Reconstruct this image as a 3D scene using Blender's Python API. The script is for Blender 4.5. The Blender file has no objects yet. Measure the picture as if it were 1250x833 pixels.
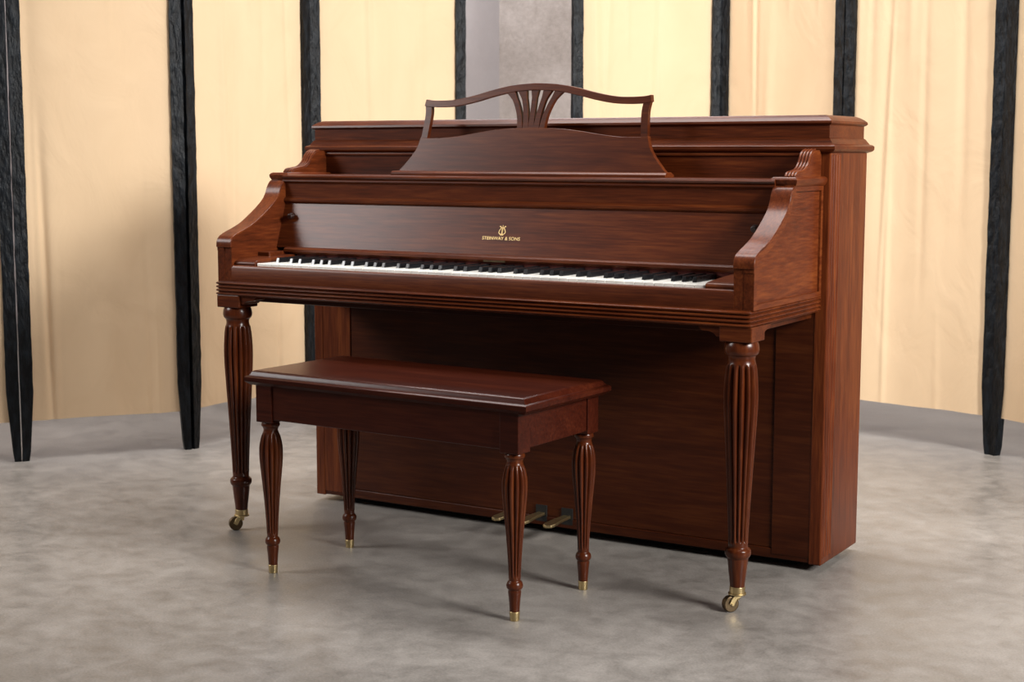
import bpy, math, random
from mathutils import Vector, Matrix
ZOOM=None
random.seed(4)
scene=bpy.context.scene
scene.view_settings.view_transform='Standard'
scene.view_settings.look='None'
COL=scene.collection
# ---------------------------------------------------------------- materials
def newmat(name):
    m=bpy.data.materials.new(name); m.use_nodes=True
    nt=m.node_tree; b=nt.nodes['Principled BSDF']
    return m,nt,b
def N(nt,t,**k):
    n=nt.nodes.new(t)
    for a,v in k.items(): setattr(n,a,v)
    return n
def ramp(nt,stops):
    r=N(nt,'ShaderNodeValToRGB'); e=r.color_ramp.elements
    while len(e)<len(stops): e.new(0.5)
    for i,(p,c) in enumerate(stops):
        e[i].position=p; e[i].color=(c[0],c[1],c[2],1)
    return r
def wood(name,scale,mid,k=1.0,rough=.36,coat=.10,con=1.0):
    con*=.82
    dark=[c*(1-.66*con)*k for c in mid]; light=[mid[0]*(1+.9*con)*k,mid[1]*(1+1.4*con)*k,mid[2]*(1+1.2*con)*k]; mid=[c*k for c in mid]
    m,nt,b=newmat(name); L=nt.links.new
    tc=N(nt,'ShaderNodeTexCoord'); oi=N(nt,'ShaderNodeObjectInfo')
    ad=N(nt,'ShaderNodeVectorMath',operation='ADD')
    ml=N(nt,'ShaderNodeMath',operation='MULTIPLY'); ml.inputs[1].default_value=7
    L(oi.outputs['Random'],ml.inputs[0]); L(tc.outputs['Object'],ad.inputs[0]); L(ml.outputs[0],ad.inputs[1])
    def nz(k,sc,det,ro,dist=0):
        mp=N(nt,'ShaderNodeMapping'); mp.inputs['Scale'].default_value=[s*k for s in scale]; L(ad.outputs[0],mp.inputs['Vector'])
        n=N(nt,'ShaderNodeTexNoise'); n.inputs['Scale'].default_value=sc; n.inputs['Detail'].default_value=det; n.inputs['Roughness'].default_value=ro; n.inputs['Distortion'].default_value=dist
        L(mp.outputs[0],n.inputs['Vector']); return n
    n1=nz(1.2,1.0,8,.7,.4)    # grain figure
    n2=nz(.22,1.0,3,.5,.8)    # broad colour bands
    n3=nz(6.0,1.0,3,.6)       # pores
    a=N(nt,'ShaderNodeMath',operation='MULTIPLY'); a.inputs[1].default_value=.36; L(n1.outputs['Fac'],a.inputs[0])
    c=N(nt,'ShaderNodeMath',operation='MULTIPLY_ADD'); c.inputs[1].default_value=.26; L(n2.outputs['Fac'],c.inputs[0]); L(a.outputs[0],c.inputs[2])
    d=N(nt,'ShaderNodeMath',operation='MULTIPLY_ADD'); d.inputs[1].default_value=.38; L(n3.outputs['Fac'],d.inputs[0]); L(c.outputs[0],d.inputs[2])
    r=ramp(nt,[(.37,dark),(.5,mid),(.63,light)]); L(d.outputs[0],r.inputs[0])
    L(r.outputs[0],b.inputs['Base Color'])
    b.inputs['Roughness'].default_value=rough
    b.inputs['Coat Weight'].default_value=coat; b.inputs['Coat Roughness'].default_value=.2
    b.inputs['Specular IOR Level'].default_value=.16
    bp=N(nt,'ShaderNodeBump'); bp.inputs['Strength'].default_value=.08; bp.inputs['Distance'].default_value=.002
    L(n3.outputs['Fac'],bp.inputs['Height']); L(bp.outputs[0],b.inputs['Normal'])
    return m
MID=(.086,.0172,.0044)
WH=wood('mahogany_horizontal',(1.8,34,34),MID,.88)
WY=wood('mahogany_side_grain',(34,3.0,30),MID,1.0)
WV=wood('mahogany_vertical_lit',(28,28,1.8),MID,1.05)  # raised tone: light on the case sides put into the colour
WP=wood('mahogany_panel_shaded',(1.5,20,20),MID,.50,.38,.08,.85)  # same mahogany darkened, shade below the keybed put into the colour
WD=wood('mahogany_desk',(1.5,22,22),MID,.72,.34,.12,.9)
WL=wood('mahogany_turned',(20,20,3),MID,.75,.28,.2,.8)
WB=wood('bench_mahogany',(1.6,26,26),(.052,.0085,.0034),.72,.30,.16,.85)
def simple(name,c,rough=.5,metal=0,coat=0,bump=0,bs=200):
    m,nt,b=newmat(name)
    tc=N(nt,'ShaderNodeTexCoord'); n=N(nt,'ShaderNodeTexNoise'); n.inputs['Scale'].default_value=bs; n.inputs['Detail'].default_value=3
    nt.links.new(tc.outputs['Object'],n.inputs['Vector'])
    r=ramp(nt,[(.3,[x*.85 for x in c]),(.7,[min(1,x*1.1) for x in c])]); nt.links.new(n.outputs['Fac'],r.inputs[0])
    nt.links.new(r.outputs[0],b.inputs['Base Color'])
    b.inputs['Roughness'].default_value=rough; b.inputs['Metallic'].default_value=metal; b.inputs['Coat Weight'].default_value=coat
    if bump:
        bp=N(nt,'ShaderNodeBump'); bp.inputs['Strength'].default_value=bump; bp.inputs['Distance'].default_value=.003
        nt.links.new(n.outputs['Fac'],bp.inputs['Height']); nt.links.new(bp.outputs[0],b.inputs['Normal'])
    return m
IV=simple('ivory_keys',(.90,.88,.82),.25,0,.3,0,20)
EB=simple('ebony_keys',(.006,.006,.007),.25,0,.3,0,40)
BR=simple('brass',(.56,.43,.22),.38,1,0,0,60)
BRW=simple('aged_brass',(.15,.105,.06),.42,1,0,0,60)
GOLD=simple('gold_decal',(.85,.58,.24),.35,.3,0,0,60)
DK=simple('void_shade',(.004,.003,.002),.8)  # near-black colour in place of shade inside openings and under the case
KN=simple('dark_knob',(.02,.008,.006),.3)
FELT=simple('red_felt',(.09,.013,.008),.9)
def black_paint():
    m,nt,b=newmat('black_stained_wood'); L=nt.links.new
    tc=N(nt,'ShaderNodeTexCoord'); mp=N(nt,'ShaderNodeMapping'); mp.inputs['Scale'].default_value=(40,40,14)
    L(tc.outputs['Object'],mp.inputs['Vector'])
    n=N(nt,'ShaderNodeTexNoise'); n.inputs['Scale'].default_value=1.6; n.inputs['Detail'].default_value=6; L(mp.outputs[0],n.inputs['Vector'])
    r=ramp(nt,[(.4,(.0015,.002,.003)),(.8,(.010,.014,.019))]); L(n.outputs['Fac'],r.inputs[0]); L(r.outputs[0],b.inputs['Base Color'])
    b.inputs['Roughness'].default_value=.45; b.inputs['Specular IOR Level'].default_value=.22
    bp=N(nt,'ShaderNodeBump'); bp.inputs['Strength'].default_value=1.0; bp.inputs['Distance'].default_value=.008
    L(n.outputs['Fac'],bp.inputs['Height']); L(bp.outputs[0],b.inputs['Normal'])
    return m
BK=black_paint()
def curtain_mat():
    m,nt,b=newmat('cream_muslin'); L=nt.links.new
    tc=N(nt,'ShaderNodeTexCoord'); mp=N(nt,'ShaderNodeMapping'); mp.inputs['Scale'].default_value=(4,4,2.6); L(tc.outputs['Object'],mp.inputs['Vector'])
    n=N(nt,'ShaderNodeTexNoise'); n.inputs['Scale'].default_value=1.5; n.inputs['Detail'].default_value=4; n.inputs['Distortion'].default_value=.9; L(mp.outputs[0],n.inputs['Vector'])
    r=ramp(nt,[(.3,(.80,.590,.375)),(.7,(.83,.620,.400))]); L(n.outputs['Fac'],r.inputs[0]); L(r.outputs[0],b.inputs['Base Color'])
    b.inputs['Roughness'].default_value=.85; b.inputs['Sheen Weight'].default_value=.1; b.inputs['Specular IOR Level'].default_value=.15
    bp=N(nt,'ShaderNodeBump'); bp.inputs['Strength'].default_value=.4; bp.inputs['Distance'].default_value=.015
    L(n.outputs['Fac'],bp.inputs['Height'])
    w=N(nt,'ShaderNodeTexNoise'); w.inputs['Scale'].default_value=350; L(tc.outputs['Object'],w.inputs['Vector'])
    bp2=N(nt,'ShaderNodeBump'); bp2.inputs['Strength'].default_value=.12; bp2.inputs['Distance'].default_value=.001
    L(w.outputs['Fac'],bp2.inputs['Height']); L(bp.outputs[0],bp2.inputs['Normal']); L(bp2.outputs[0],b.inputs['Normal'])
    tr=N(nt,'ShaderNodeBsdfTranslucent'); L(r.outputs[0],tr.inputs['Color']); L(bp.outputs[0],tr.inputs['Normal'])
    mix=N(nt,'ShaderNodeMixShader'); mix.inputs[0].default_value=.25
    out=[x for x in nt.nodes if x.type=='OUTPUT_MATERIAL'][0]
    L(b.outputs[0],mix.inputs[1]); L(tr.outputs[0],mix.inputs[2]); L(mix.outputs[0],out.inputs['Surface'])
    return m
CUR=curtain_mat()
def concrete(name,c0,c1,rough0,rough1,scale=1.0,bump=.05,lo=.38,hi=.62,wt=(.45,.38,.17)):
    m,nt,b=newmat(name); L=nt.links.new
    tc=N(nt,'ShaderNodeTexCoord')
    a=N(nt,'ShaderNodeTexNoise'); a.inputs['Scale'].default_value=1.1*scale; a.inputs['Detail'].default_value=6; a.inputs['Roughness'].default_value=.55; a.inputs['Distortion'].default_value=.6
    f=N(nt,'ShaderNodeTexNoise'); f.inputs['Scale'].default_value=11*scale; f.inputs['Detail'].default_value=9; f.inputs['Roughness'].default_value=.75; f.inputs['Distortion'].default_value=.3
    g=N(nt,'ShaderNodeTexNoise'); g.inputs['Scale'].default_value=190*scale; g.inputs['Detail'].default_value=2
    for n in (a,f,g): L(tc.outputs['Object'],n.inputs['Vector'])
    m1=N(nt,'ShaderNodeMath',operation='MULTIPLY'); m1.inputs[1].default_value=wt[0]; L(a.outputs['Fac'],m1.inputs[0])
    m2=N(nt,'ShaderNodeMath',operation='MULTIPLY_ADD'); m2.inputs[1].default_value=wt[1]; L(f.outputs['Fac'],m2.inputs[0]); L(m1.outputs[0],m2.inputs[2])
    m3=N(nt,'ShaderNodeMath',operation='MULTIPLY_ADD'); m3.inputs[1].default_value=wt[2]; L(g.outputs['Fac'],m3.inputs[0]); L(m2.outputs[0],m3.inputs[2])
    r=ramp(nt,[(lo,c0),(hi,c1)]); L(m3.outputs[0],r.inputs[0]); L(r.outputs[0],b.inputs['Base Color'])
    rr=N(nt,'ShaderNodeMapRange'); rr.inputs['From Min'].default_value=.35; rr.inputs['From Max'].default_value=.65
    rr.inputs['To Min'].default_value=rough0; rr.inputs['To Max'].default_value=rough1
    L(f.outputs['Fac'],rr.inputs['Value']); L(rr.outputs[0],b.inputs['Roughness'])
    b.inputs['Specular IOR Level'].default_value=.4
    bp=N(nt,'ShaderNodeBump'); bp.inputs['Strength'].default_value=bump; bp.inputs['Distance'].default_value=.01
    L(m3.outputs[0],bp.inputs['Height']); L(bp.outputs[0],b.inputs['Normal'])
    return m
FLOOR=concrete('polished_concrete',(.135,.122,.109),(.305,.280,.256),.30,.46,1.1,.04,.38,.61,(.38,.42,.20))
WALL=concrete('plastered_wall',(.54,.50,.50),(.62,.58,.58),.8,.9,.8,.2)
PILL=concrete('concrete_pillar',(.38,.33,.30),(.64,.58,.55),.7,.9,3.5,.6)
# ---------------------------------------------------------------- helpers
def empty(name):
    e=bpy.data.objects.new(name,None); COL.objects.link(e); e.empty_display_size=.1; return e
def obj(name,verts,faces,mat,parent=None,bevel=0,smooth=None,seg=2):
    me=bpy.data.meshes.new(name); me.from_pydata([tuple(v) for v in verts],[],faces); me.validate(); me.update()
    import bmesh
    bm=bmesh.new(); bm.from_mesh(me); bmesh.ops.recalc_face_normals(bm,faces=bm.faces); bm.to_mesh(me); bm.free()
    if smooth is not None:
        for p in me.polygons: p.use_smooth=True
        me.set_sharp_from_angle(angle=math.radians(smooth))
    me.materials.append(mat)
    o=bpy.data.objects.new(name,me); COL.objects.link(o)
    if parent: o.parent=parent
    if bevel:
        b=o.modifiers.new('bevel','BEVEL'); b.width=bevel; b.segments=seg; b.limit_method='ANGLE'; b.angle_limit=math.radians(35)
    return o
BF=[(0,3,2,1),(4,5,6,7),(0,1,5,4),(1,2,6,5),(2,3,7,6),(3,0,4,7)]
def bxv(x0,x1,y0,y1,z0,z1):
    return [(x0,y0,z0),(x1,y0,z0),(x1,y1,z0),(x0,y1,z0),(x0,y0,z1),(x1,y0,z1),(x1,y1,z1),(x0,y1,z1)]
def box(name,x0,x1,y0,y1,z0,z1,mat,parent=None,bevel=.0015):
    return obj(name,bxv(x0,x1,y0,y1,z0,z1),BF,mat,parent,bevel)
class Acc:
    def __init__(s): s.v=[]; s.f=[]
    def add(s,v,f):
        n=len(s.v); s.v+=list(v); s.f+=[tuple(i+n for i in q) for q in f]
    def box(s,*a): s.add(bxv(*a),BF)
def rings(name,x0,x1,y0,y1,prof,mat,parent,smooth=28,back=True):
    v=[];f=[]
    for z,o in prof:
        ob=o if back else 0
        v+=[(x0-o,y0-o,z),(x1+o,y0-o,z),(x1+o,y1+ob,z),(x0-o,y1+ob,z)]
    for i in range(len(prof)-1):
        for k in range(4):
            a=4*i+k; b=4*i+(k+1)%4; f.append((a,b,b+4,a+4))
    f.append((3,2,1,0)); n=4*(len(prof)-1); f.append((n,n+1,n+2,n+3))
    o=obj(name,v,f,mat,parent,0,smooth)
    for p in o.data.polygons:
        if abs(p.normal.z)>.999: p.use_smooth=False
    return o
def ext(poly,mapa,mapb):
    n=len(poly); v=[mapa(p) for p in poly]+[mapb(p) for p in poly]
    f=[tuple(range(n)),tuple(range(2*n-1,n-1,-1))]+[(i,(i+1)%n,n+(i+1)%n,n+i) for i in range(n)]
    return v,f
def extx(name,poly,x0,x1,mat,parent,bevel=0,smooth=None):
    v,f=ext(poly,lambda p:(x0,p[0],p[1]),lambda p:(x1,p[0],p[1])); return obj(name,v,f,mat,parent,bevel,smooth)
def spline(pts,n=8):
    out=[]; P=[pts[0]]+list(pts)+[pts[-1]]
    for i in range(1,len(P)-2):
        for k in range(n):
            t=k/n; a,b,c,d=P[i-1],P[i],P[i+1],P[i+2]
            out.append(tuple(.5*((2*b[j])+(-a[j]+c[j])*t+(2*a[j]-5*b[j]+4*c[j]-d[j])*t*t+(-a[j]+3*b[j]-3*c[j]+d[j])*t**3) for j in range(len(b))))
    out.append(tuple(pts[-1])); return out
def ribbon(acc,path,hw,fa,fb):
    """2D path -> closed strip polygon, extruded between maps fa and fb"""
    n=len(path); L=[];R=[]
    for i,p in enumerate(path):
        a=path[max(0,i-1)]; b=path[min(n-1,i+1)]
        t=Vector((b[0]-a[0],b[1]-a[1])).normalized(); nn=Vector((-t.y,t.x))
        w=hw[i] if isinstance(hw,list) else hw
        L.append((p[0]+nn.x*w,p[1]+nn.y*w)); R.append((p[0]-nn.x*w,p[1]-nn.y*w))
    v=[];f=[]
    for i in range(n): v+=[fa(L[i]),fa(R[i]),fb(R[i]),fb(L[i])]
    for i in range(n-1):
        for k in range(4):
            a=4*i+k;b=4*i+(k+1)%4; f.append((a,b,b+4,a+4))
    f.append((3,2,1,0)); m=4*(n-1); f.append((m,m+1,m+2,m+3))
    acc.add(v,f)
def lathe_data(prof,cx,cy,seg=32,reeds=0):
    """prof: (z,r,amp)"""
    v=[];f=[]
    for z,r,a in prof:
        for k in range(seg):
            t=2*math.pi*k/seg
            rr=r*(1-a*(1-abs(math.sin(reeds*t/2)))) if reeds else r
            v.append((cx+rr*math.cos(t),cy+rr*math.sin(t),z))
    for i in range(len(prof)-1):
        for k in range(seg):
            a=i*seg+k;b=i*seg+(k+1)%seg; f.append((a,b,b+seg,a+seg))
    f.append(tuple(range(seg-1,-1,-1))); n=seg*(len(prof)-1); f.append(tuple(range(n,n+seg)))
    return v,f
def cyl(acc,a,b,r,seg=20,r2=None):
    a=Vector(a);b=Vector(b);d=(b-a).normalized(); u=d.orthogonal().normalized(); w=d.cross(u); r2=r if r2 is None else r2
    v=[a+(u*math.cos(2*math.pi*k/seg)+w*math.sin(2*math.pi*k/seg))*r for k in range(seg)]+[b+(u*math.cos(2*math.pi*k/seg)+w*math.sin(2*math.pi*k/seg))*r2 for k in range(seg)]
    f=[tuple(range(seg-1,-1,-1)),tuple(range(seg,2*seg))]+[(k,(k+1)%seg,seg+(k+1)%seg,seg+k) for k in range(seg)]
    acc.add(v,f)
# ---------------------------------------------------------------- PIANO
P=empty('upright_piano')
H=.735
# case body
box('case_body',-H+.001,H-.001,.014,.25,.022,.970,WV,P,.003)
box('case_side_left',-H-.001,-H+.03,0,.252,.0175,.972,WV,P,.003)
box('case_side_right',H-.03,H+.001,0,.252,.0175,.972,WV,P,.003)
box('front_stile_left',-H+.028,-.614,.001,.02,.03,.61,WV,P,.001)
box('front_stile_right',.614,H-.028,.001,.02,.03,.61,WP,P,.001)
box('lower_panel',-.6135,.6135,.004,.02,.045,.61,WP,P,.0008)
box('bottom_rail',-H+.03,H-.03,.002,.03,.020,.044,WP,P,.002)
box('toe_block',-.66,.66,.05,.23,.0,.022,DK,P,0)
acc=Acc()
for s in (-1,1):
    for k in range(4):
        y=.010+k*.0165
        a=Acc(); cyl(a,(s*(H+.000),y,.035),(s*(H+.000),y,.962),.0072,14)
        acc.add([(s*(H-.0025)+(v.x-s*H)*.9,v.y,v.z) for v in a.v],a.f)
obj('side_reeding',acc.v,acc.f,WV,P,0,40)
# upper panel
box('upper_panel',-.70,.70,-.004,.02,.905,.969,WH,P,.002)
box('upper_panel_bead',-.70,.70,-.009,.0,.959,.966,WH,P,.002)
# lid
rings('lid',-H,H,0,.25,[(.966,.002),(.970,.011),(.974,.014),(.981,.014),(.984,.011),(.986,.005),(.992,.001),(.998,-.003),(1.0,-.006),(1.028,-.006),(1.030,-.002),(1.033,.001),(1.038,.0),(1.043,-.006),(1.048,-.014),(1.051,-.022)],WH,P)
# shelf + fascia rail
prof=[(0,.909),(-.186,.909),(-.193,.9075),(-.196,.904),(-.194,.900),(-.190,.898),(-.193,.8955),(-.1935,.892),(-.190,.889),(-.186,.886),(-.186,.851),(-.190,.849),(-.1935,.845),(-.1935,.840),(-.190,.836),(-.178,.835),(-.178,.80),(0,.80)]
extx('music_shelf',prof,-.680,.680,WH,P,0,25)
# fallboard (slightly raked)
extx('fallboard',[(-.186,.838),(-.226,.722),(-.20,.712),(-.165,.838)],-.678,.678,WH,P,.001)
extx('fallboard_lip',[(-.226,.724),(-.236,.723),(-.242,.719),(-.243,.713),(-.238,.708),(-.21,.708),(-.21,.724)],-.640,.640,WH,P,0,25)
acc=Acc()
for s in (-1,1):
    cyl(acc,(s*.642,-.192,.806),(s*.642,-.206,.803),.005,14); cyl(acc,(s*.642,-.204,.8035),(s*.642,-.216,.801),.009,18,.007)
obj('fallboard_knobs',acc.v,acc.f,KN,P,.0015,35)
acc=Acc(); acc.box(-.03,.03,-.2445,-.24,.7085,.7125); obj('fallboard_hinge_plate',acc.v,acc.f,BRW,P)
# keybed
rp=[]
z0=.608
rp+=[(z0,-.004)]
for k in range(4):
    zb=z0+.001+k*.0088
    for t in range(7):
        a=math.pi*t/6; rp.append((zb+.0082*t/6,-.004+.005*math.sin(a)))
rp.append((.6445,-.004))
rings('keybed_moulding',-.720,.720,-.411,0,rp,WH,P,60,back=False)
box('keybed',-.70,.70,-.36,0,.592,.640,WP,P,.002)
extx('key_slip',[(-.401,.643),(-.401,.678),(-.3985,.683),(-.394,.685),(-.389,.683),(-.389,.643)],-.678,.678,WH,P,0,30)
box('key_frame',-.678,.678,-.389,-.02,.64,.672,WH,P,0)
# white keys
acc=Acc(); kp=1.212/52; g=.0006
for i in range(52):
    x0=-.606+i*kp+g; x1=x0+kp-2*g
    acc.box(x0,x1,-.3875,-.215,.668,.6915)
obj('white_keys',acc.v,acc.f,IV,P,.0008)
acc=Acc()
pat=['A','B','C','D','E','F','G']
for i in range(51):
    if pat[i%7] in 'ACDFG':
        x=-.606+(i+1)*kp + {'A':.0015,'C':-.002,'D':.002,'F':-.0025,'G':0}[pat[i%7]]
        w=.0052; 
        v=[(x-w,-.340,.690),(x+w,-.340,.690),(x+w,-.215,.690),(x-w,-.215,.690),(x-w*.82,-.335,.7035),(x+w*.82,-.335,.7035),(x+w*.82,-.215,.7035),(x-w*.82,-.215,.7035)]
        acc.add(v,BF)
obj('black_keys',acc.v,acc.f,EB,P,.001)
acc=Acc(); acc.box(-.606,.606,-.232,-.214,.69,.7085); obj('key_felt',acc.v,acc.f,FELT,P)
for s,n in ((-1,'left'),(1,'right')):
    a,b=sorted((s*.609,s*.677))
    extx('key_block_'+n,[(-.392,.66),(-.392,.690),(-.389,.695),(-.380,.698),(-.300,.703),(-.245,.706),(-.215,.706),(-.215,.66)],a,b,WH,P,.002)
    a,b=sorted((s*.640,s*.678)); box('fallboard_end_'+n,a,b,-.30,-.20,.700,.714,WH,P,.003)
# arms
top=spline([(-.401,.728),(-.400,.742),(-.392,.753),(-.372,.762),(-.345,.771),(-.312,.784),(-.280,.802),(-.250,.821),(-.225,.840),(-.211,.857),(-.203,.874),(-.193,.887),(-.180,.893)],6)
def arm(s,n):
    full=[(-.4003,.643)]+[(p[0]+.0006,p[1]-.0006) for p in top]+[(-.180,.905),(0,.905),(0,.643)]
    a,b=sorted((s*.677,s*.716)); extx('arm_core_'+n,full,a,b,WY,P,0,30)
    acc=Acc(); fa=lambda p:(s*.700,p[0],p[1])
    fbx=lambda x:(lambda p:(s*x,p[0],p[1]))
    ribbon(acc,[(-.3935,.6435),(-.3935,.735)],.0075,fa,fbx(.7222))
    tp=[(p[0]+.006,p[1]-.007) for p in top]
    ribbon(acc,tp,.0075,fa,fbx(.7220))
    acc.add(*ext([(-.388,.6435),(-.388,.655),(-.002,.655),(-.002,.6435)],fa,fbx(.7214)))
    acc.add(*ext([(-.186,.883),(-.186,.904),(-.002,.904),(-.002,.883)],fa,fbx(.7214)))
    acc.add(*ext([(-.014,.654),(-.014,.89),(-.001,.89),(-.001,.654)],fa,fbx(.7209)))
    obj('arm_frame_'+n,acc.v,acc.f,WY,P,0,30)
    acc=Acc(); fa=lambda p:(s*.6765,p[0],p[1]); fb=lambda p:(s*.7235,p[0],p[1])
    ribbon(acc,[(p[0]-.0012,p[1]+.0012) for p in top],.0025,fa,fb)
    obj('arm_top_bead_'+n,acc.v,acc.f,WY,P,.001,30)
    a,b=sorted((s*.674,s*.722))
    rings('arm_cap_'+n,a,b,-.182,0,[(.893,.0),(.896,.003),(.901,.006),(.908,.007),(.912,.004),(.914,0)],WY,P,35,back=False)
    pr=spline([(-.150,.913),(-.140,.921),(-.120,.924),(-.095,.928),(-.075,.940),(-.062,.957),(-.050,.967),(-.030,.972)],6)
    a,b=sorted((s*.684,s*.714)); extx('scroll_bracket_'+n,[(0,.913)]+pr+[(0,.972)],a,b,WY,P,.001,30)
    acc=Acc()
    for k in range(4):
        xc=.688+k*.0073
        fa=lambda p:(s*(xc-.0026),p[0],p[1]); fb=lambda p:(s*(xc+.0026),p[0],p[1])
        ribbon(acc,[(p[0]-.001,p[1]+.001) for p in pr],.0025,fa,fb)
    obj('scroll_reeds_'+n,acc.v,acc.f,WY,P,.001,30)
arm(-1,'left'); arm(1,'right')
# music desk
def ydesk(z): return -.103+(z-.909)*.225
TH=.015
def dmap(off): return lambda p:(p[0],ydesk(p[1])+off,p[1])
side=spline([(.383,.915),(.371,.925),(.357,.940),(.343,.956),(.330,.975),(.3235,.992),(.3205,1.004)],5)
archR=spline([(.3205,1.004),(.29,1.0025),(.25,1.003),(.20,1.008),(.14,1.017),(.08,1.0235),(0,1.027)],6)
right=side+archR[1:]
poly=right+[(-x,z) for x,z in right[::-1][1:]]
acc=Acc(); acc.add(*ext(poly,dmap(0),dmap(TH)))
obj('music_desk_panel',acc.v,acc.f,WD,P,.001)
acc=Acc()
topc=spline([(.3185,1.0925),(.300,1.0895),(.26,1.0885),(.22,1.091),(.17,1.100),(.12,1.112),(.06,1.123),(0,1.1265)],6)
topl=topc+[(-x,z) for x,z in topc[::-1][1:]]
ribbon(acc,topl,.0085,dmap(0),dmap(TH))
obj('music_desk_top_rail',acc.v,acc.f,WD,P,.0012)
acc=Acc(); ia,ib=dmap(.0012),dmap(TH-.0012)
for s in (1,-1):
    ribbon(acc,[(s*x,z) for x,z in spline([(.3118,.990),(.3095,1.01),(.3065,1.04),(.3055,1.065),(.3080,1.083),(.3095,1.094)],5)],.0088,ia,ib)
    for j,(xb,xt,wb) in enumerate(((.031,.071,.0065),(.0150,.036,.0070))):
        pts=[];w=[]
        for k in range(15):
            t=k/14; pts.append((s*(xb+(xt-xb)*t**2.1),1.014+.106*t)); w.append(wb+.0015*(1-t)**2-.001*math.sin(math.pi*t)+.005*max(0,t-.8)/.2)
        ribbon(acc,pts,w,dmap(.0012+.0004*j),dmap(TH-.0012-.0004*j))
ribbon(acc,[(0,1.015),(0,1.06),(0,1.10),(0,1.122)],[.0085,.0062,.0065,.011],dmap(.0022),dmap(TH-.0022))
obj('music_desk_openwork',acc.v,acc.f,WD,P,0)
extx('music_desk_foot',[(-.122,.909),(-.122,.915),(-.116,.920),(-.09,.921),(-.075,.915),(-.075,.909)],-.386,.386,WH,P,.001)
# logo
fx=lambda z: -.186-(.838-z)*(.040/.116)
tcu=bpy.data.curves.new('maker_lettering','FONT'); tcu.body='STEINWAY & SONS'; tcu.size=.0115; tcu.align_x='CENTER'; tcu.extrude=.0001; tcu.offset=.00002
to=bpy.data.objects.new('maker_lettering_src',tcu); COL.objects.link(to)
bpy.context.view_layer.update()
me=bpy.data.meshes.new_from_object(to.evaluated_get(bpy.context.evaluated_depsgraph_get()))
bpy.data.objects.remove(to)
xs=[v.co.x for v in me.vertices]; sx=.105/(max(xs)-min(xs)); mid=(max(xs)+min(xs))/2
ang=math.atan(.040/.116)
for v in me.vertices:
    x=(v.co.x-mid)*sx; h=v.co.y; z=.7595+h*math.cos(ang)
    v.co=Vector((x,fx(z)-.0008-v.co.z,z))
me.materials.clear(); me.materials.append(GOLD)
o=bpy.data.objects.new('maker_lettering',me); COL.objects.link(o); o.parent=P
acc=Acc(); ga=lambda p:(p[0],fx(p[1])-.0012,p[1]); gb=lambda p:(p[0],fx(p[1])-.0004,p[1])
for s in (1,-1):
    ribbon(acc,[(s*x,z) for x,z in spline([(.0005,.7735),(.0060,.7735),(.0088,.7775),(.0070,.7830),(.0045,.7870),(.0062,.7915),(.0090,.7905)],5)],.00075,ga,gb)
    ribbon(acc,[(s*.0016,.775),(s*.0016,.789)],.0003,ga,gb)
ribbon(acc,[(-.005,.7885),(.005,.7885)],.0006,ga,gb); ribbon(acc,[(-.0045,.7712),(.0045,.7712)],.0009,ga,gb); ribbon(acc,[(0,.771),(0,.7945)],.0004,ga,gb)
obj('lyre_emblem',acc.v,acc.f,GOLD,P)
# legs
def smoothprof(pts,reed,amp,n=6):
    sp=spline(pts,n); out=[]
    for z,r in sp:
        a=0
        if reed[0]>z>reed[1]:
            a=amp*min(1,(reed[0]-z)/.012)**.5*min(1,(z-reed[1])/.012)**.5
        out.append((z,r,a))
    return out
LX,LY=.686,-.372
def pleg(cx,cy,n):
    box('leg_block_'+n,cx-.036,cx+.036,cy-.036,cy+.036,.578,.610,WH,P,.002)
    pr=smoothprof([(.582,.030),(.576,.0335),(.568,.036),(.558,.0365),(.551,.034),(.547,.030),(.540,.0285),(.533,.0295),(.525,.032),(.505,.0345),(.475,.0362),(.445,.0362),(.40,.0340),(.34,.0305),(.28,.0270),(.22,.0238),(.17,.0215),(.150,.0210),(.143,.0205),(.139,.0215),(.134,.0265),(.126,.0275),(.120,.0255),(.116,.0225),(.110,.0215),(.09,.0195),(.065,.0165),(.048,.0150)],(.530,.150),.24)
    v,f=lathe_data(pr,cx,cy,14*10,14); obj('leg_'+n,v,f,WL,P,0,45)
    a=Acc(); cyl(a,(cx,cy,.040),(cx,cy,.054),.0165,24); cyl(a,(cx,cy,.036),(cx,cy,.040),.019,24)
    cyl(a,(cx,cy,.024),(cx,cy,.038),.006,12)
    d=Vector((-.62,-.78,0)); q=Vector((.78,-.62,0)); wc=Vector((cx,cy,.0175))+d*.016
    fm=lambda off:(lambda p:tuple(Vector((cx,cy,0))+d*p[0]+q*off+Vector((0,0,p[1]))))
    for s in (-1,1):
        ribbon(a,[(-.004,.036),(.006,.034),(.013,.027),(.018,.0165)],[.005,.005,.0055,.006],fm(s*.0085),fm(s*.011))
    cyl(a,wc-q*.0125,wc+q*.0125,.003,10)
    obj('caster_fork_'+n,a.v,a.f,BR,P,.0006,40)
    a=Acc(); cyl(a,wc-q*.0072,wc+q*.0072,.0175,28); obj('caster_wheel_'+n,a.v,a.f,BRW,P,.002,40)
pleg(-LX,LY,'left'); pleg(LX,LY,'right')
for s,n in ((-1,'left'),(1,'right')):
    a=Acc()
    br=spline([(.036,.588),(.045,.587),(.052,.594),(.066,.5975),(.078,.598),(.084,.604),(.086,.610)],5)
    poly=[(.030,.610),(.030,.588)]+br
    sx=-s
    a.add(*ext(poly,lambda p:(s*LX+sx*p[0],LY-.030,p[1]),lambda p:(s*LX+sx*p[0],LY+.030,p[1])))
    a.add(*ext(poly,lambda p:(s*LX-.030,LY+p[0],p[1]),lambda p:(s*LX+.030,LY+p[0],p[1])))
    obj('leg_bracket_'+n,a.v,a.f,WH,P,.001)
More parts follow.
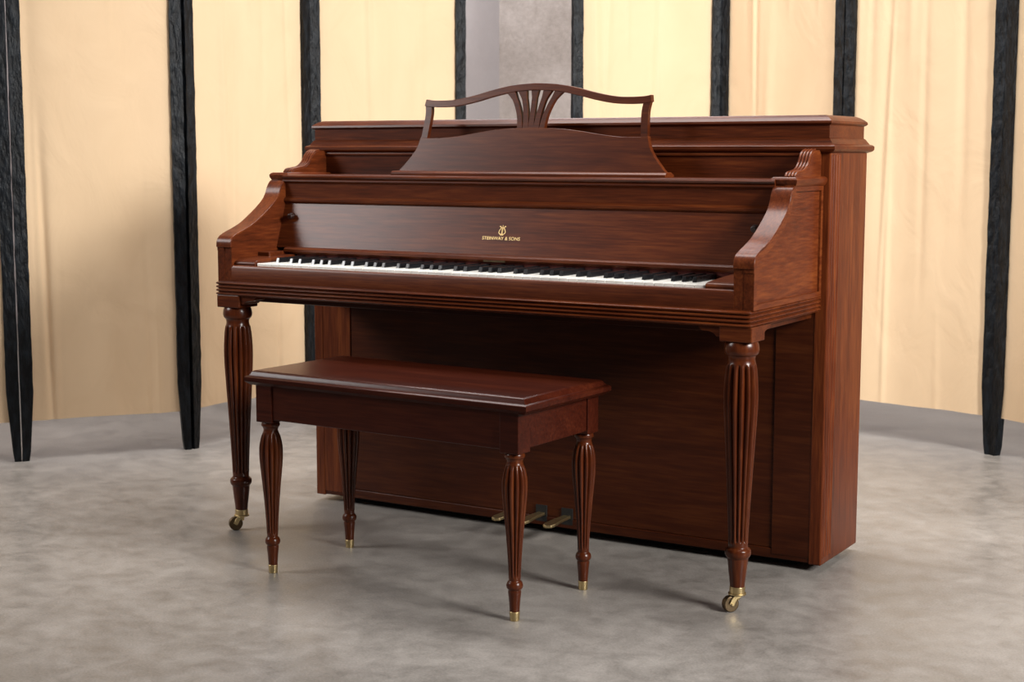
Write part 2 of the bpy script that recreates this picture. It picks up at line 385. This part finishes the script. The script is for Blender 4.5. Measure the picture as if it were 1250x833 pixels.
# pedals
a=Acc(); d=Acc()
for k in (-1,0,1):
    xc=-.010+k*.075
    pts=[(-.010,.010),(-.012,-.05),(-.0145,-.085),(-.012,-.10),(0,-.106),(.012,-.10),(.0145,-.085),(.012,-.05),(.010,.010)]
    v,f=ext(pts,lambda p:(xc+p[0],p[1],.046+.06*min(0,p[1]+.05)),lambda p:(xc+p[0],p[1],.054+.06*min(0,p[1]+.05)))
    a.add(v,f); d.box(xc-.016,xc+.016,.0012,.012,.030,.072)
obj('pedals',a.v,a.f,BR,P,.002); obj('pedal_slots',d.v,d.f,DK,P)  # slots are solid boxes, the dark of the openings painted on
a=Acc()
for sx in (-1,1): cyl(a,(sx*.70-.01,.20,.011),(sx*.70+.01,.20,.011),.011,18)
obj('rear_casters',a.v,a.f,BRW,P)
# ---------------------------------------------------------------- BENCH
B=empty('piano_bench')
bw,bd=.765,.345; lw,ld=.668,.278
rings('seat_top',-bw/2,bw/2,-bd/2,bd/2,[(.440,-.010),(.445,-.004),(.448,0),(.457,0),(.460,-.003),(.461,-.008),(.465,-.011),(.469,-.013),(.4715,-.016),(.4725,-.019)],WB,B,40)
ax,ay=lw/2+.019,ld/2+.019
for n,c in {'apron_front':(-ax,ax,-ay,-ay+.018),'apron_back':(-ax,ax,ay-.018,ay),'apron_left':(-ax,-ax+.018,-ay,ay),'apron_right':(ax-.018,ax,-ay,ay)}.items():
    box(n,*c,.362,.442,WB,B,.0015)
a=Acc(); i=0
for sx in (-1,1):
    for sy in (-1,1):
        i+=1; cx,cy=sx*lw/2,sy*ld/2
        box('corner_block_%d'%i,cx-.023,cx+.023,cy-.023,cy+.023,.355,.441,WB,B,.0015)
        pr=smoothprof([(.357,.017),(.352,.0205),(.346,.021),(.342,.018),(.336,.0165),(.329,.0185),(.318,.0225),(.300,.0262),(.283,.0270),(.262,.0262),(.23,.0232),(.19,.0193),(.15,.0160),(.115,.0138),(.092,.0128),(.086,.0125),(.082,.0155),(.076,.0175),(.070,.0165),(.066,.0135),(.060,.0138),(.045,.0122),(.022,.0105),(.0185,.0105)],(.330,.092),.24)
        v,f=lathe_data(pr,cx,cy,12*10,12); obj('leg_%d'%i,v,f,WL,B,0,45)
        cyl(a,(cx,cy,0),(cx,cy,.020),.0098,22,.0112)
obj('ferrules',a.v,a.f,BR,B,.0008,40)
B.location=(-.010,-.5244,0); B.rotation_euler=(0,0,-.0378)
# ---------------------------------------------------------------- FOLDING SCREENS
def screen(name,pts,seed):
    S=empty(name); rnd=random.Random(seed); HT=1.86; SW=.040
    st=Acc(); rl=Acc(); idx=0
    for a,b in zip(pts[:-1],pts[1:]):
        idx+=1
        a=Vector((a[0],a[1],0)); b=Vector((b[0],b[1],0)); t=(b-a).normalized(); n=Vector((-t.y,t.x,0)); Lh=(b-a).length
        def pos(u,w,z): return a+t*u+n*w+Vector((0,0,z))
        zl=[(0,.018),(.03,.013),(.22,.0)]+[(.22+k*(HT-.22)/54,0) for k in range(1,55)]
        for u0,u1,m in ((.002,SW,1),(Lh-SW,Lh-.002,-1)):
            v=[]
            for z,ins in zl:
                p0,p1=(u0,u1-ins) if m==1 else (u0+ins,u1)
                j=lambda: rnd.uniform(-.0011,.0011)   # rough-hewn edges
                v+=[pos(p0+j(),-.013+j(),z),pos(p1+j(),-.013+j(),z),pos(p1+j(),.013+j(),z),pos(p0+j(),.013+j(),z)]
            nl=len(zl); f=[(3,2,1,0),(4*nl-4,4*nl-3,4*nl-2,4*nl-1)]
            for i in range(nl-1):
                for k in range(4):
                    q=4*i+k;r=4*i+(k+1)%4; f.append((q,r,r+4,q+4))
            st.add(v,f)
        v=[pos(u,w,z) for z in (HT-.05,HT-.005) for u,w in ((.03,-.010),(Lh-.03,-.010),(Lh-.03,.010),(.03,.010))]
        rl.add(v,BF)
        nu,nz=120,70; v=[];f=[]
        ph=[rnd.uniform(0,6.28) for _ in range(8)]; hem=.128+rnd.uniform(-.005,.005)
        cre=[(rnd.uniform(.06,.94),rnd.uniform(-.10,.10),rnd.uniform(.016,.04),rnd.choice((-1,1))*rnd.uniform(.003,.008)) for _ in range(9)]
        for j in range(nz+1):
            zt=j/nz
            for i in range(nu+1):
                s=i/nu; u=.028+(Lh-.056)*s
                z=hem+(HT-.02-hem)*zt+ (1-zt)*.0015*math.sin(9*s+ph[0])
                sw=s+.03*math.sin(5*zt+ph[1])
                w=.0045*math.sin(8*sw+ph[2]+1.5*zt)+.0022*math.sin(17*sw+ph[3]-2*zt)*(1.2-zt)
                for c,sl,wd,am in cre:
                    dd=(s-c-sl*zt)/wd; w+=am*max(0,math.sin(4*zt+ph[5]+c*20))*math.exp(-dd*dd)
                w*=min(1,min(s,1-s)*14)
                v.append(pos(u,w,z))
        for j in range(nz):
            for i in range(nu):
                q=j*(nu+1)+i; f.append((q,q+1,q+nu+2,q+nu+1))
        obj('curtain_%d'%idx,v,f,CUR,S,0,180)
    obj('stiles',st.v,st.f,BK,S,0); obj('top_rails',rl.v,rl.f,BK,S,.002)
    return S
screen('folding_screen',[(-2.26,-.47),(-1.872,-.05),(-1.558,.380),(-1.530,.985),(-1.185,1.465)],3)
screen('folding_screen',[(-.79,1.555),(-.395,1.977),(.145,1.788),(.715,1.66),(1.19,1.34)],8)
# ---------------------------------------------------------------- ROOM
def rbox(name,x0,x1,y0,y1,z0,z1,mat): return box(name,x0,x1,y0,y1,z0,z1,mat,None,0)
rbox('floor',-5,5.5,-6.5,3.6,-.1,0,FLOOR)
rbox('wall_back',-5,5.5,3.4,3.6,0,3.8,WALL)
rbox('wall_left',-5.2,-5,-6.5,3.6,0,3.8,WALL)
rbox('wall_right',5.5,5.7,-6.5,3.6,0,3.8,WALL)
rbox('ceiling',-5.2,5.7,-6.5,3.6,3.8,3.9,WALL)
rbox('trim_pillar',-2.12,-1.25,3.22,3.4,0,3.8,PILL)
rbox('baseboard_back',-5,-2.12,3.385,3.4,0,.1,WALL)
# ---------------------------------------------------------------- LIGHTS
def area(name,loc,tgt,sx,sy,power,col=(1,1,1),spread=180):
    l=bpy.data.lights.new(name,'AREA'); l.shape='RECTANGLE'; l.size=sx; l.size_y=sy; l.energy=power; l.color=col; l.spread=math.radians(spread)
    o=bpy.data.objects.new(name,l); COL.objects.link(o); o.location=loc
    o.rotation_euler=(Vector(tgt)-Vector(loc)).to_track_quat('-Z','Y').to_euler(); return o
area('softbox_right',(4.3,-1.0,2.3),(.2,.6,1.0),1.4,1.2,108,(1,.98,.95),95)
area('softbox_left',(-3.2,-2.4,2.6),(-.6,1.1,.9),1.5,1.3,38,(1,.98,.97),95)
area('ceiling_light',(-.2,.5,3.7),(-.2,.55,0),3.2,1.3,78,(1,.98,.96),110)
area('backdrop_light',(-1.9,2.7,3.6),(-1.9,3.3,1.2),2,.6,62,(1,.98,1))
w=bpy.data.worlds.new('world'); scene.world=w; w.use_nodes=True
w.node_tree.nodes['Background'].inputs[0].default_value=(.95,.97,1,1); w.node_tree.nodes['Background'].inputs[1].default_value=.08
# ---------------------------------------------------------------- CAMERA
yaw,pit,roll=.5439,-.1205,.0012
fwd=Vector((-math.sin(yaw)*math.cos(pit),math.cos(yaw)*math.cos(pit),math.sin(pit)))
r=Vector((math.cos(yaw),math.sin(yaw),0)); u=r.cross(fwd)
r2=r*math.cos(roll)+u*math.sin(roll); u2=-r*math.sin(roll)+u*math.cos(roll)
cam=bpy.data.cameras.new('camera'); cam.sensor_width=36; cam.lens=36*1879.391/1250
cam.dof.use_dof=True; cam.dof.focus_distance=3.6; cam.dof.aperture_fstop=7
co=bpy.data.objects.new('camera',cam); COL.objects.link(co)
M=Matrix(((r2.x,u2.x,-fwd.x,1.9207),(r2.y,u2.y,-fwd.y,-3.3372),(r2.z,u2.z,-fwd.z,.9612),(0,0,0,1)))
co.matrix_world=M
scene.camera=co
if ZOOM:
    k,px,py=ZOOM
    cam.lens*=k; cam.shift_x=(px-625)/1250*k; cam.shift_y=(416.5-py)/1250*k; cam.dof.use_dof=False
    raise Exception('zoom check only')
